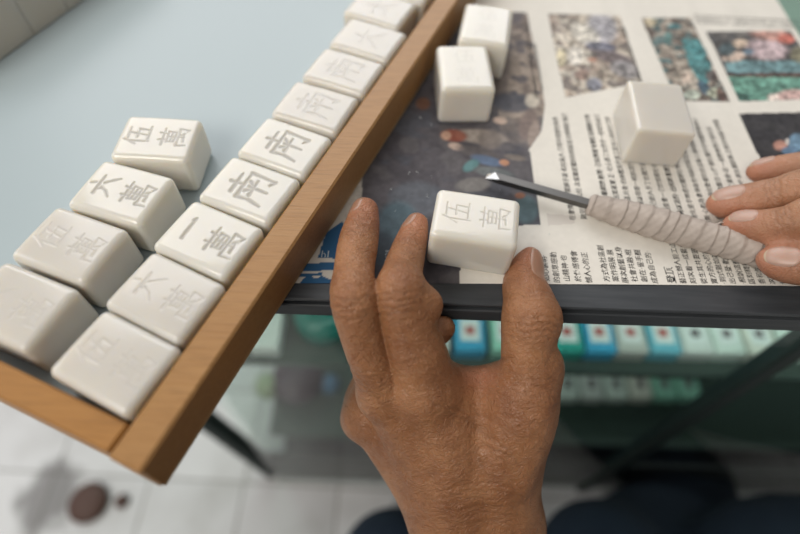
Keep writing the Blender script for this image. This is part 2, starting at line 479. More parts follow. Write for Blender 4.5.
BASE = 4.0
tray = empty('mahjong_tray', T(210, 120, 0))
tag(tray, 'wooden tray with varnished rails and pale blue floor, holding a row of white tiles', 'tray')
MB().box(T, 1, 430, -12.4, 273, .3, 3.0).build('base_board', M['ply'], tray)
MB().box(T, 6, 425, -1, 262, 3.0, BASE).build('tray_floor', M['laminate'], tray)
r = MB(); r.box(T, 0, 432, -13, 0, 3.2, 25, .9); r.build('long_rail', M['wood'], tray)
r = MB(); r.box(T, 1.2, 12, 1.6, 260, 3.2, 23.5, .9); r.build('end_rail', M['wood_end'], tray)
r = MB(); r.box(T, 0, 432, 260, 273, 3.2, 25, .9); r.build('long_rail', M['wood'], tray)
r = MB(); r.box(T, 420, 431, 1.6, 259, 3.2, 23.5, .9); r.build('end_rail', M['wood_end'], tray)

LONG = math.atan2(NV[1], NV[0])            # tile "up" points away from the near rail
def tray_tile(a, b, label, glyphs, dyaw=0, tilt=(0, 0), m='ivory', depth=.42, dz=0, size=(28.9, 36.4, TT_), **kw):
    """a along the long rail from its near end, b out from the rail: the middle of the tile"""
    return tile(T(a, b, BASE + .05 + dz), LONG - math.pi / 2 + math.radians(dyaw), label, glyphs, depth, m, tilt, W=size[0], L=size[1], T=size[2], **kw)


NAN = [('nan', 0, -.5, 19.5, 1.15)]
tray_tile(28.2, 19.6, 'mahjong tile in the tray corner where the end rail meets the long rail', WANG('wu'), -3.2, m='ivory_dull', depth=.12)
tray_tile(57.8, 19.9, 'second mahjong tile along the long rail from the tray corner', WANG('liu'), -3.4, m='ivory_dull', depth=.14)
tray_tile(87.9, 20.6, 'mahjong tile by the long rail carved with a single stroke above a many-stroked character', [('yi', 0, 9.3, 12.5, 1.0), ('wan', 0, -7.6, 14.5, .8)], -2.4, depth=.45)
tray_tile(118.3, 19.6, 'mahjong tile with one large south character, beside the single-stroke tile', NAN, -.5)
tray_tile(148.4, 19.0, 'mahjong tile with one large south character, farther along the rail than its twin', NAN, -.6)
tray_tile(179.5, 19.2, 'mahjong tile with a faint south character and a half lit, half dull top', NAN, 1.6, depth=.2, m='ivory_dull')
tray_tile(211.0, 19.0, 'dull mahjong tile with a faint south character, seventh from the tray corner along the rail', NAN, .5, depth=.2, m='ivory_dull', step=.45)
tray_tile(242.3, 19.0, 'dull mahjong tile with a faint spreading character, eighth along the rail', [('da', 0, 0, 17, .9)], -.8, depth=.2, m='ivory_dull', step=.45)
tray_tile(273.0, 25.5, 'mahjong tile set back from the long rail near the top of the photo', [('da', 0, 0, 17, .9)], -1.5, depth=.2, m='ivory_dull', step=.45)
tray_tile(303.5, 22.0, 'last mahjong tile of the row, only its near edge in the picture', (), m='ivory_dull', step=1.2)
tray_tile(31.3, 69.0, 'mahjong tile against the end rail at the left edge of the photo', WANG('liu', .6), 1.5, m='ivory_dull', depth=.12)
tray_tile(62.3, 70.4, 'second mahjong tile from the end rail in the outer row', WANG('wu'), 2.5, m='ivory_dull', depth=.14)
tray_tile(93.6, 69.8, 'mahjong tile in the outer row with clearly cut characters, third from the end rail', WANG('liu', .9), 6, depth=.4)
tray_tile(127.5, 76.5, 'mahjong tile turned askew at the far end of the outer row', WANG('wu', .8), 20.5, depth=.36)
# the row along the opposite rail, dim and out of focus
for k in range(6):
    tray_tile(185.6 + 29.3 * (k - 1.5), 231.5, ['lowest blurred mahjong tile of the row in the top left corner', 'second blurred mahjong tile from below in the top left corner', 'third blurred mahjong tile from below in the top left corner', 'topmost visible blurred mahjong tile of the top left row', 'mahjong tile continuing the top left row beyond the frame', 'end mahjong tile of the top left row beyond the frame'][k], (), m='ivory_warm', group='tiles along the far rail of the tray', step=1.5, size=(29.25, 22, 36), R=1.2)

# ------------------------------------------------------------------ the newspaper
def in_quad(u, v, q):
    """bilinear-ish (s, t) of pixel arrays in quad TL TR BR BL"""
    q = np.asarray(q, float)
    A = np.array([[-1, 0, 0], [0, 0, 0]])
    src = [(0, 0), (1, 0), (1, 1), (0, 1)]
    rows = []; rhs = []
    for (x, y), (X, Y) in zip(q, src):
        rows += [[x, y, 1, 0, 0, 0, -X * x, -X * y], [0, 0, 0, x, y, 1, -Y * x, -Y * y]]; rhs += [X, Y]
    h = np.linalg.solve(np.array(rows), np.array(rhs)); w = h[6] * u + h[7] * v + 1
    return (h[0] * u + h[1] * v + h[2]) / w, (h[3] * u + h[4] * v + h[5]) / w


def vnoise(x, y, seed):
    """smooth value noise on arrays"""
    g = np.random.default_rng(seed).random((64, 64)); xi = np.floor(x).astype(int); yi = np.floor(y).astype(int); fx = x - xi; fy = y - yi
    fx = fx * fx * (3 - 2 * fx); fy = fy * fy * (3 - 2 * fy)
    a = lambda i, j: g[(xi + i) % 64, (yi + j) % 64]
    return (a(0, 0) * (1 - fx) + a(1, 0) * fx) * (1 - fy) + (a(0, 1) * (1 - fx) + a(1, 1) * fx) * fy


def srgb(*c):
    return np.array([((x / 255 + .055) / 1.055) ** 2.4 if x > 10 else x / 255 / 12.92 for x in c])


SHEET = [at(478, -22), at(776, -14), at(814, 40), (262, 330, 0), (262, 120, 0), (100, 110, 0), (-62, 100, 0), (-62, 200, 0), (-14, 233, 0), (20, 325, 0)]
SX, SY = np.array([p[0] for p in SHEET]), np.array([p[1] for p in SHEET])
STEP = .62
gx = np.arange(-52, 262.01, STEP); gy = np.arange(118, 400, STEP)
GX, GY = np.meshgrid(gx, gy - gy[0] - .0, indexing='ij')
FRONT = lambda x: 127.9 + .0570 * x - .000025 * x * x
GY = GY + FRONT(GX)
PU, PV = pix(np.stack([GX, GY, np.zeros_like(GX)], -1))
print_ = np.empty(GX.shape + (3,)); print_[:] = srgb(232, 227, 217)
print_ *= (1 - .06 * vnoise(GX / 9 + 50, GY / 40 + 50, 3) - .05 * vnoise(GX / 2 + 90, GY / 2, 4))[..., None]


def paint(mask, col, a=1.0):
    k = (np.clip(mask, 0, 1) * a)[..., None]; print_[:] = print_ * (1 - k) + np.asarray(col) * k


def ell(cx, cy, rx, ry, ang=0, soft=.35):
    c, s_ = math.cos(math.radians(ang)), math.sin(math.radians(ang)); du, dv = PU - cx, PV - cy
    d = np.sqrt(((du * c + dv * s_) / rx) ** 2 + ((-du * s_ + dv * c) / ry) ** 2); return np.clip((1 - d) / soft + .5, 0, 1)


def poly(pts):
    inside = np.zeros(PU.shape, bool); n = len(pts)
    for i in range(n):
        (x0, y0), (x1, y1) = pts[i], pts[(i + 1) % n]
        if y0 == y1: continue
        c = (y0 > PV) != (y1 > PV); inside ^= c & (PU < (x1 - x0) * (PV - y0) / (y1 - y0) + x0)
    return inside.astype(float)


def mottled(mask, cols, scale, seed, amt=.8):
    """a printed crowd: blotches of several inks inside a picture"""
    paint(mask, srgb(*cols[0]))
    for i, c in enumerate(cols[1:]):
        n = .65 * vnoise(GX / scale + 31 * i + 70, GY / scale + 17 * i + 70, seed + i) + .35 * vnoise(GX / scale * 2.3 + 70, GY / scale * 2.3 + 70, seed + i + 50)
        paint(mask * np.clip((n - .56) / .10, 0, 1), srgb(*c), amt)


# the large dark picture under the rail, tiles and fingers
big = poly([(482, 11), (527, 13), (536, 60), (545, 104), (541, 132), (529, 150), (541, 225), (463, 228), (459, 284), (345, 284), (345, 200), (330, 190), (330, 60)])
mottled(big, [(84, 80, 85), (66, 62, 68), (100, 96, 98), (74, 78, 88)], 12, 11, .6)
upper = big * np.clip((PU - 480) / 40, 0, 1) * np.clip((150 - PV) / 60, 0, 1)
mottled(np.clip(upper * 1.4, 0, 1) * poly([(482, 0), (530, 0), (548, 104), (530, 150), (500, 140), (496, 60)]), [(150, 136, 124), (112, 100, 94), (176, 160, 146), (90, 86, 92)], 7, 21, .85)
for e_, c in ((ell(500, 78, 9, 30, 10), (120, 108, 102)), (ell(513, 103, 22, 10, 5), (76, 80, 92)), (ell(532, 101, 7, 7), (206, 196, 180)), (ell(500, 121, 7, 3.5, 10), (212, 186, 168)),
              (ell(480, 137, 26, 7, 6), (170, 158, 148)), (ell(490, 140, 12, 10, 0), (128, 118, 112)), (ell(454, 136, 13, 6, 5), (150, 78, 56)), (ell(446, 136, 5, 4.5), (196, 158, 134)), (ell(456, 147, 8, 3.5, 15), (206, 180, 164)),
              (ell(478, 153, 22, 6, 12), (96, 90, 90)), (ell(487, 161, 16, 4.5, 14), (98, 120, 150)), (ell(471, 166, 9, 5, -30), (92, 138, 140)), (ell(504, 163, 5, 3, 10), (196, 140, 104)), (ell(515, 158, 11, 3, 10), (122, 112, 104)),
              (ell(473, 185, 17, 7, -6), (128, 124, 120)), (ell(528, 125, 9, 16, 15), (128, 112, 106)), (ell(534, 135, 6, 14, 10), (158, 142, 132)), (ell(423, 104, 7, 6), (120, 78, 52)), (ell(526, 210, 12, 14), (88, 112, 118)),
              (ell(520, 196, 5, 3), (150, 98, 70)), (ell(494, 173, 20, 5, 10), (112, 118, 118)), (ell(416, 200, 26, 18), (92, 96, 104)), (ell(398, 222, 20, 20), (78, 102, 112)), (ell(384, 250, 12, 18), (60, 74, 84))):
    paint(e_ * big, srgb(*c), .85)
# scratchy light flecks printed in the dark picture
# blue printed panel left of the fingers
left = poly([(280, 284), (345, 284), (362, 205), (362, 175), (330, 195), (285, 250)])
paint(left, srgb(198, 192, 182))
for q in ([(326, 233), (342, 222), (352, 236), (350, 260), (318, 258)], [(300, 264), (350, 262), (350, 270), (296, 272)], [(292, 275), (322, 273), (322, 276), (292, 278)], [(302, 280), (309, 276), (316, 279), (322, 276), (330, 280), (340, 275), (344, 284), (300, 284)]):
    paint(poly(q), srgb(32, 84, 124))
# the four small pictures
P1 = [(547.5, 14), (619, 16), (642, 83), (565, 98)]
m1 = poly(P1); mottled(m1, [(184, 170, 150), (206, 196, 178), (150, 132, 116), (168, 146, 128), (120, 108, 104)], 6.5, 101, .8)
for e_, c in ((ell(602, 28, 17, 14, 60), (162, 160, 168)), (ell(573, 22, 6, 2), (92, 86, 84)), (ell(585, 35, 16, 9, 30), (222, 214, 198)), (ell(600, 47, 15, 5, 8), (92, 98, 124)), (ell(613, 58, 22, 6, 14), (98, 84, 90)), (ell(592, 60, 5, 2), (196, 128, 96)),
              (ell(625, 70, 16, 8, 15), (152, 148, 150)), (ell(594, 85, 8, 7, 20), (116, 122, 140)), (ell(561, 58, 5, 9), (206, 192, 150)), (ell(575, 56, 8, 10), (222, 214, 200)), (ell(582, 75, 7, 6), (146, 118, 104)), (ell(551, 24, 3, 9, -15), (146, 124, 108))):
    paint(e_ * m1, srgb(*c), .85)
P2 = [(641, 18.5), (690, 18), (730, 102), (676, 101)]
m2 = poly(P2); mottled(m2, [(122, 108, 96), (92, 78, 70), (160, 146, 128), (70, 110, 112), (178, 164, 146)], 5, 141, .85)
for e_, c in ((poly([(681, 39), (699, 39), (714, 76), (703, 88), (689, 66)]), (46, 138, 142)), (ell(674, 27, 7, 3), (54, 128, 134)), (ell(668, 38, 4, 6), (92, 150, 146)), (ell(650, 23, 7, 4), (202, 184, 144)), (ell(645, 34, 5, 16, -20), (96, 78, 68)), (ell(704, 88, 9, 5, 50), (58, 92, 112)),
              (ell(692, 95, 8, 5), (188, 200, 180)), (ell(686, 78, 5, 6), (200, 176, 156)), (ell(715, 93, 8, 5), (186, 190, 160)), (ell(712, 76, 7, 6), (96, 78, 74)), (ell(721, 96, 4, 9, -20), (118, 82, 72))):
    paint(e_ * m2, srgb(*c), .9)
P3 = [(706, 32), (790, 31), (836, 99), (739, 102)]
m3 = poly(P3); mottled(m3, [(86, 84, 84), (64, 62, 64), (110, 104, 98)], 6, 181, .8)
for e_, c in ((poly([(724, 61), (812, 61), (818, 72), (728, 74)]), (98, 146, 152)), (poly([(728, 74), (820, 74), (822, 78), (728, 77)]), (98, 70, 60)), (poly([(727, 77), (822, 78), (834, 100), (738, 101)]), (92, 160, 138)), (ell(766, 50, 22, 10, 6), (196, 168, 172)), (ell(770, 35, 20, 6, 6), (206, 146, 128)),
              (ell(786, 39, 9, 5), (204, 92, 66)), (ell(740, 44, 8, 4), (218, 188, 158)), (ell(734, 57, 12, 5, -8), (216, 186, 164)), (ell(727, 50, 8, 7), (70, 92, 98)), (ell(738, 97, 14, 4), (46, 88, 78)), (ell(790, 96, 16, 6, -6), (208, 160, 152)), (ell(773, 98, 6, 4), (222, 200, 186)), (ell(800, 55, 10, 8), (128, 122, 92)), (ell(748, 52, 6, 3), (90, 128, 150))):
    paint(e_ * m3, srgb(*c), .9)
P4 = [(738, 114), (838, 112), (870, 160), (762, 164)]
m4 = poly(P4); mottled(m4, [(50, 48, 52), (40, 38, 42), (62, 60, 62)], 8, 221, .6)
for e_, c in ((ell(780, 146, 7, 5, 5), (196, 140, 120)), (ell(797, 143, 9, 9), (112, 150, 178)), (ell(789, 151, 8, 4), (96, 128, 158)), (ell(787, 142, 2, 3), (214, 204, 196))):
    paint(e_ * m4, srgb(*c), .9)
# half-tone mottle: the small pictures are busy and a little faded
mot = .5 * vnoise(GX / 2.2 + 90, GY / 2.2 + 90, 301) + .3 * vnoise(GX / 1.1 + 90, GY / 1.1 + 90, 302) + .2 * vnoise(GX / 5 + 90, GY / 5 + 90, 303)
pics = np.clip(m1 + m2 + m3 + .5 * m4 + .25 * big, 0, 1)
print_ *= (1 + pics * np.clip((mot - .5) * 2.6, -.6, .7))[..., None]
grey_ = print_.mean(-1, keepdims=True); print_[:] = print_ + (grey_ - print_) * (.28 * pics)[..., None]
# pale grey ghost block beside the picture's foot
paint(poly([(546, 214), (572, 216), (575, 224), (548, 226)]), srgb(206, 198, 190), .7)

ins = np.zeros(GX.shape, bool); n = len(SHEET)
for i in range(n):
    x0, y0, x1, y1 = SX[i], SY[i], SX[(i + 1) % n], SY[(i + 1) % n]
    if y0 != y1:
        c = (y0 > GY) != (y1 > GY); ins ^= c & (GX < (x1 - x0) * (GY - y0) / (y1 - y0) + x0)
wave = .18 * vnoise(GX / 35 + 20, GY / 35 + 20, 5)
PZ = .22 + wave
Vn = np.stack([GX, GY, PZ], -1).reshape(-1, 3)
id_ = np.arange(GX.size).reshape(GX.shape)
q = np.stack([id_[:-1, :-1], id_[1:, :-1], id_[1:, 1:], id_[:-1, 1:]], -1).reshape(-1, 4)
q = q[ins[:-1, :-1].ravel() & ins[1:, 1:].ravel() & ins[1:, :-1].ravel() & ins[:-1, 1:].ravel()]
used, inv = np.unique(q, return_inverse=True)
colr = np.concatenate([print_.reshape(-1, 3), np.ones((GX.size, 1))], 1)[used]
Vs, Fs = Vn[used], inv.reshape(-1, 4)
# lines of print: set sideways, each line runs away from the viewer
POOL = '和無比慰如心裏明成的創意感動了山精神也並憾人心正能方式為社區展次創藝以身作會共融自己登頂其實在於從這是不一個我們有到時地要就出得着說生活文化香港手工麻雀師傅傳統雕刻圖案字體顏色'


def run(n, seed):
    g = random.Random(seed); return ''.join(g.choice(POOL) if g.random() > .07 else '·' for _ in range(n))


LINES = []      # (text, x, y0, size, pitch)
def col(x, y0, y1, size, text=None, bold=False):
    k = max(1, int((y1 - y0) / (size * 1.02)))
    t_ = (text or '') + run(k, int(x * 97 + y0)); LINES.append((t_[:k], x, y0, size, bold))


fixed = {0: '和無比慰·', 1: '如心裏明·成', 2: '的創意感動了', 3: '山精神·也並', 4: '憾人心的正能', 6: '方式為社區創', 7: '展次創藝以身', 8: '社會共融·相', 9: '成為自己的·'}
for k, u in enumerate((523.5, 536, 545, 555, 565, 576, 586.5, 604, 613, 622, 631.5, 641, 651)):
    x = at(u, 268)[0]; y_ = FRONT(x) + .6 + (.8 if k % 3 else 0); col(x, y_, y_ + (20.5 if k < 7 else 21.5), 3.5, {1: '和無比慰·', 2: '如心裏明·成', 3: '的創意感動了', 4: '山精神·也並', 6: '憾人心的正能', 7: '方式為社區創', 9: '展次創藝以身', 10: '社會共融·相', 12: '成為自己的·'}.get(k))
x = at(670, 276)[0]; col(x, FRONT(x) + .8, FRONT(x) + 12, 4.6, '登頂', True)
for k, u in enumerate((681, 691, 702, 712, 721, 730, 740, 749, 759, 769, 779)):
    x = at(u, 276)[0]; col(x, FRONT(x) + .6, FRONT(x) + 36, 3.4)
for k, u in enumerate((557, 567, 590, 600, 610, 621, 632, 643, 654, 665, 676, 687, 698, 709, 719)):
    xx = at(u, 130)[0]
    col(xx, 170 + (k % 2), (262 if k < 4 else 258), 3.5, None, k in (2, 8))
for x, y0, y1, s_ in ((at(531, 60)[0], 262, 345, 3.0), (at(537, 60)[0], 268, 320, 2.4), (at(630, 50)[0], 282, 346, 2.7)):
    col(x, y0, y1, s_)
for k in range(3):
    y_ = at(740, 26 - 3.2 * k)[1]
    for j in range(24):
        LINES.append((run(1, j * 7 + k), 196 + j * 3.1, y_, 2.6, False))
LINES.append(('hI', at(325, 256)[0] + 4, at(325, 256)[1] - 1, 5.5, 'white'))
LINES.append(('2028', at(384, 258)[0] + 1.5, at(384, 262)[1], 3.4, 'white')); LINES.append(('粉記錄', at(379, 250)[0] - 3, at(379, 262)[1], 3.2, 'white'))
cur = bpy.data.curves.new('print', 'FONT'); cur.resolution_u = 1; tmp = bpy.data.objects.new('print', cur); COL.objects.link(tmp)
TV, TF, TS = [], [], []; off = len(Vs)
for text, x, y0, size, style in LINES:
    cur.body = text; cur.size = size; cur.space_character = 1.0; cur.offset = .05 if style is True else .012
    dg = bpy.context.evaluated_depsgraph_get(); ev = tmp.evaluated_get(dg); me = ev.to_mesh()
    nv = len(me.vertices)
    if nv:
        co = np.empty(nv * 3, np.float32); me.vertices.foreach_get('co', co); co = co.reshape(-1, 3)
        if style == 'white' and text == 'hI': X, Y = x + co[:, 0] - 6, y0 + co[:, 1]
        else: X, Y = x - co[:, 1] + size * .35, y0 + co[:, 0]
        TV.append(np.stack([X, Y, .34 + .18 * vnoise(X / 35 + 20, Y / 35 + 20, 5)], 1))
        for p in me.polygons: TF.append(tuple(i + off for i in p.vertices)); TS.append(2 if style == 'white' else 1)
        off += nv
    ev.to_mesh_clear()
bpy.data.objects.remove(tmp)
M['newsprint'] = mat('printed_newsprint', (.7, .68, .62), .75)
t = NT(M['newsprint']); ca = t.n('ShaderNodeVertexColor', layer_name='ink'); t.link(ca.outputs['Color'], t.b.inputs['Base Color']); t.link(t.bump(t.noise(t.coords(), 70, 3), .25, .0015), t.b.inputs['Normal'])
M['ink'] = mat('black_printing_ink', (.035, .033, .032), .7); M['paper_white'] = mat('unprinted_paper_white', (.42, .46, .48), .8)
TVc = np.concatenate(TV)
news = mesh_obj('newspaper', np.concatenate([Vs, TVc]), [tuple(f) for f in Fs.tolist()] + TF, [M['newsprint'], M['ink'], M['paper_white']], None, (100, 230, 0), False,
                {'ink': np.concatenate([colr, np.ones((len(TVc), 4))])}, [0] * len(Fs) + TS)
tag(news, 'Chinese newspaper with colour pictures and printed text spread on the counter as a work mat', 'newspaper')

# ------------------------------------------------------------------ the carving knife
h0, h1 = at(588, 204, 7.0), at(800, 263, 7.4)
ax = h1 - h0; ax[2] = .3; ax /= np.linalg.norm(ax); side = np.cross([0, 0, 1], ax); side /= np.linalg.norm(side); upv = np.cross(ax, side)
knife = empty('carving_knife', h0 * [1, 1, 0]); tag(knife, 'carving knife with a slim steel blade and a handle wound in grubby cotton tape', 'carving knife')
HL = 104.0
ns, na = 420, 40; V = []; tw = math.pi * 2
for i in range(ns):
    s_ = i / (ns - 1) * HL
    prof = 4.5 + 3.2 * min(1, s_ / 34) ** .8 + .5 * math.sin(s_ / 17 + 1)
    if s_ < 1.2: prof *= .82 + .15 * s_ / 1.2
    for j in range(na):
        a = j / na * tw
        ph = (s_ + .9 * math.sin(a * 1 + s_ * .11) + 6.1 * a / tw + .9 * math.sin(s_ * .31)) / 6.1
        fr = ph % 1; k = int(math.floor(ph))
        rd = prof + (.85 * (fr if fr < .8 else (1 - fr) / .2 * .8) - .35) * (.75 + .5 * random.Random(k).random()) + .12 * math.sin(9 * a + s_ * 1.7)
        V.append(h0 + ax * s_ + rd * (math.cos(a) * side + math.sin(a) * upv))
idg = np.arange(ns * na).reshape(ns, na); r2 = np.roll(idg, -1, 1)
Fq = [tuple(x) for x in np.stack([idg[:-1], r2[:-1], r2[1:], idg[1:]], -1).reshape(-1, 4)] + [tuple(range(na))[::-1], tuple((ns - 1) * na + j for j in range(na))]
mb = MB(); mb.add(V, Fq); mb.build('handle', M['wrap'], knife, smooth=True)
tip = at(486, 175, 6.2); bd = h0 + ax * 4 - tip; bl = np.linalg.norm(bd); bd /= bl; bs = np.cross([0, 0, 1], bd); bs /= np.linalg.norm(bs); bu = np.cross(bd, bs)
def B(s_, w, z): return tip + bd * s_ + bs * w + bu * z
mb = MB(); W_ = 2.1; Hh = 1.6
mb.add([B(0, -W_ * .6, -Hh), B(0, W_ * .9, -Hh), B(7.5, -W_, Hh), B(4.2, W_, Hh), B(7.5, -W_, -Hh), B(4.2, W_, -Hh), B(bl, -W_, Hh), B(bl, W_, Hh), B(bl, -W_, -Hh), B(bl, W_, -Hh), B(0, -W_ * .6, -Hh + .3), B(0, W_ * .9, -Hh + .3)],
       [(0, 1, 5, 4), (4, 5, 9, 8), (2, 3, 7, 6), (0, 4, 2, 10), (4, 8, 6, 2), (1, 11, 3, 5), (5, 3, 7, 9), (6, 7, 9, 8), (0, 10, 11, 1), (10, 2, 3, 11)])
blade = mb.build('blade', M['steel'], knife)
mb = MB(); e_ = .06
mb.add([B(.1, -W_ * .6, -Hh + .3 + e_), B(.1, W_ * .9, -Hh + .3 + e_), B(4.1, W_ * .97, Hh + e_), B(7.4, -W_ * .97, Hh + e_)], [(0, 1, 2, 3)])
mb.build('ground_bevel', M['steel_bright'], blade if False else knife)
mb = MB(); p0 = at(716, 226, 11); mb.tube([p0, p0 + [2, 1.5, 1], p0 + [4, 1.2, 1.5], p0 + [6.5, 2.2, .5]], [.5, .4, .35, .2], 6); mb.build('loose_thread', M['wrap'], knife, smooth=True)

# ------------------------------------------------------------------ hands: one continuous surface each, grown from a signed distance field
def spline(P, R, n=5):
    P, R = np.asarray(P, float), np.asarray(R, float); A = np.concatenate([P, R[:, None]], 1)
    A = np.concatenate([[2 * A[0] - A[1]], A, [2 * A[-1] - A[-2]]]); out = []
    for i in range(1, len(A) - 2):
        for k in range(n):
            t_ = k / n
            out.append(.5 * ((2 * A[i]) + (A[i + 1] - A[i - 1]) * t_ + (2 * A[i - 1] - 5 * A[i] + 4 * A[i + 1] - A[i + 2]) * t_ ** 2 + (3 * A[i] - A[i - 1] - 3 * A[i + 1] + A[i + 2]) * t_ ** 3))
    out.append(A[-2]); out = np.array(out); return out[:, :3], out[:, 3]


def smin(a, b, k):
    h = np.clip(.5 + .5 * (b - a) / k, 0, 1); return b * (1 - h) + a * h - k * h * (1 - h)


def chain_sdf(p, C, R):
    d = np.full(len(p), 1e3)
    for a, b, ra, rb in zip(C[:-1], C[1:], R[:-1], R[1:]):
        a = a.astype(np.float32); e = (b - a).astype(np.float32); L2 = e @ e
        t_ = np.clip(((p - a) @ e) / L2, 0, 1); d = np.minimum(d, np.linalg.norm(p - a - t_[:, None] * e, axis=1) - (ra + (rb - ra) * t_))
    return d


class Hand:
    """chains: list of (points, radii); groups joined crisply inside a group and softly between groups"""
    def __init__(s): s.groups = []; s.creases = []; s.bumps = []; s.ridges = []
    def group(s, chains, k_in): s.groups.append(([spline(P, R) for P, R in chains], k_in))
    def sdf(s, p, k_out):
        p = np.asarray(p, np.float32)
        tot = None
        for chains, k_in in s.groups:
            g = None
            for C, R in chains:
                d = chain_sdf(p, C, R); g = d if g is None else smin(g, d, k_in)
            tot = g if tot is None else smin(tot, g, k_out)
        for c, r, k in s.bumps:
            tot = smin(tot, np.linalg.norm(p - c, axis=1) - r, k)
        for C, R, k in s.ridges:
            tot = smin(tot, chain_sdf(p, C, R), k)
        return tot
    def crease_amount(s, p):
        out = np.zeros(len(p))
        for c, a, n_, wid, w, dep in s.creases:
            q = p - c; near = np.abs(q @ a) < 6; qq = q[near]
            if not near.any(): continue
            b = np.cross(a, n_); x = qq @ b; s_ = qq @ a + .45 * np.sin(x * .42 + 7 * c[0] + 3 * dep) + .3 * np.sin(x * 1.1 + 9 * c[1]) + .2 * np.sin(x * 2.3 + 5 * c[2]) - .010 * x * x
            f = np.exp(-(s_ / w) ** 2) * np.exp(-(x / wid) ** 4) * np.clip((qq @ n_) / 4 + .6, 0, 1)
            out[near] = np.maximum(out[near], dep * f)
        return out


def surface_nets(Dv, origin, h):
    sgn = Dv < 0; nx, ny, nz = Dv.shape
    c = np.zeros((nx - 1, ny - 1, nz - 1), np.int8)
    for dx in (0, 1):
        for dy in (0, 1):
            for dz in (0, 1): c += sgn[dx:nx - 1 + dx, dy:ny - 1 + dy, dz:nz - 1 + dz]
    act = np.argwhere((c > 0) & (c < 8)); idm = -np.ones(c.shape, np.int64); idm[tuple(act.T)] = np.arange(len(act))
    acc = np.zeros((len(act), 3)); cnt = np.zeros(len(act))
    cor = [(i, j, k) for i in (0, 1) for j in (0, 1) for k in (0, 1)]
    for a in cor:
        for b in cor:
            if sum(b) - sum(a) == 1 and all(y >= x for x, y in zip(a, b)):
                da = Dv[tuple((act + a).T)]; db = Dv[tuple((act + b).T)]; m = (da < 0) != (db < 0)
                t_ = np.where(m, da / np.where(m, da - db, 1), 0)[:, None]
                acc += np.where(m[:, None], np.array(a) + t_ * (np.array(b) - np.array(a)), 0); cnt += m
    V = origin + h * (act + acc / cnt[:, None]); Fs = []
    for ax in range(3):
        o = [0, 0, 0]; o[ax] = 1
        A = sgn[tuple(slice(1, -1) if k != ax else slice(0, -1) for k in range(3))]; B_ = sgn[tuple(slice(1, -1) if k != ax else slice(1, None) for k in range(3))]
        e = np.argwhere(A != B_); inside = A[tuple(e.T)]
        for k in range(3):
            if k != ax: e[:, k] += 1
        u, w = [(1, 2), (2, 0), (0, 1)][ax]; quads = []
        for du, dw in ((-1, -1), (0, -1), (0, 0), (-1, 0)):
            f = e.copy(); f[:, u] += du; f[:, w] += dw; quads.append(idm[tuple(f.T)])
        Q = np.stack(quads, 1); Q = np.where(inside[:, None], Q, Q[:, ::-1]); Fs.append(Q)
    Fq = np.concatenate(Fs); return V, Fq[(Fq >= 0).all(1)]


def grow(hand, lo, hi, h, k_out):
    lo, hi = np.asarray(lo, float), np.asarray(hi, float); c = 4; n = (np.ceil((hi - lo) / (h * c)).astype(int)) * c
    nc = n // c
    gc = np.stack(np.meshgrid(*[lo[k] + h * c * (np.arange(nc[k]) + .5) for k in range(3)], indexing='ij'), -1).reshape(-1, 3)
    dc = hand.sdf(gc, k_out).reshape(nc); D_ = dc
    for k in range(3): D_ = np.repeat(D_, c, k)
    D_ = D_ + h * .5; m = np.abs(D_) < h * c * 1.6; ii = np.argwhere(m); p = lo + h * (ii + .5)
    d = hand.sdf(p, k_out) + hand.crease_amount(p); D_[m] = d
    return surface_nets(D_, lo + h * .5, h)


def nail_mesh(hand, k_out, tipc, axis, nrm, length, halfw, R0, lift=.35, nu=17, nv=15, curl=1.0):
    """a curved plate laid on the finger tip; axis points to the tip, nrm out of the nail"""
    axis = axis / np.linalg.norm(axis); nrm = nrm - axis * (nrm @ axis); nrm /= np.linalg.norm(nrm); b = np.cross(axis, nrm)
    V = []; edge = []
    for i in range(nu):
        for j in range(nv):
            s_ = i / (nu - 1) * 2 - 1; x = j / (nv - 1) * 2 - 1
            # square to rounded outline
            X = x * math.sqrt(max(0, 1 - .42 * s_ * s_)); S = s_ * math.sqrt(max(0, 1 - .42 * x * x))
            V.append(tipc + axis * (S * length / 2 / .87) + b * (X * halfw / .87) + nrm * R0 * 1.5); edge.append(max(abs(s_), abs(x)))
    P = np.array(V); edge = np.array(edge)
    D_ = np.zeros(len(P))
    dirs = -nrm[None] - .45 * ((P - tipc) @ b)[:, None] * b[None] / halfw * .6; dirs /= np.linalg.norm(dirs, axis=1)[:, None]
    for _ in range(24): D_ += .8 * hand.sdf(P + dirs * D_[:, None], k_out)
    D_ = np.minimum(D_, R0 * 2.2)
    Q = P + dirs * D_[:, None] - dirs * (lift * (1 - np.clip((edge - .75) / .25, 0, 1) ** 2) - .08)[:, None]
    idn = np.arange(nu * nv).reshape(nu, nv)
    return Q, np.stack([idn[:-1, :-1], idn[1:, :-1], idn[1:, 1:], idn[:-1, 1:]], -1).reshape(-1, 4)


def px(*rows):
    return [atd(u, v, d) for u, v, d, r in rows], [r for *_, r in rows]


def knuckle(hand, row, nxt, nrm, n, spread, wid, dep, w=.55):
    """n transverse wrinkles around a joint"""
    c = atd(*row[:3]); a = atd(*nxt[:3]) - c; a /= np.linalg.norm(a); nrm = nrm - a * (nrm @ a); nrm /= np.linalg.norm(nrm)
    for i in range(n):
        t_ = (i - (n - 1) / 2) * spread
        hand.creases.append((c + a * t_, a, nrm, wid, w, dep * (1 - .25 * abs(t_) / (spread * n / 2 + .01))))


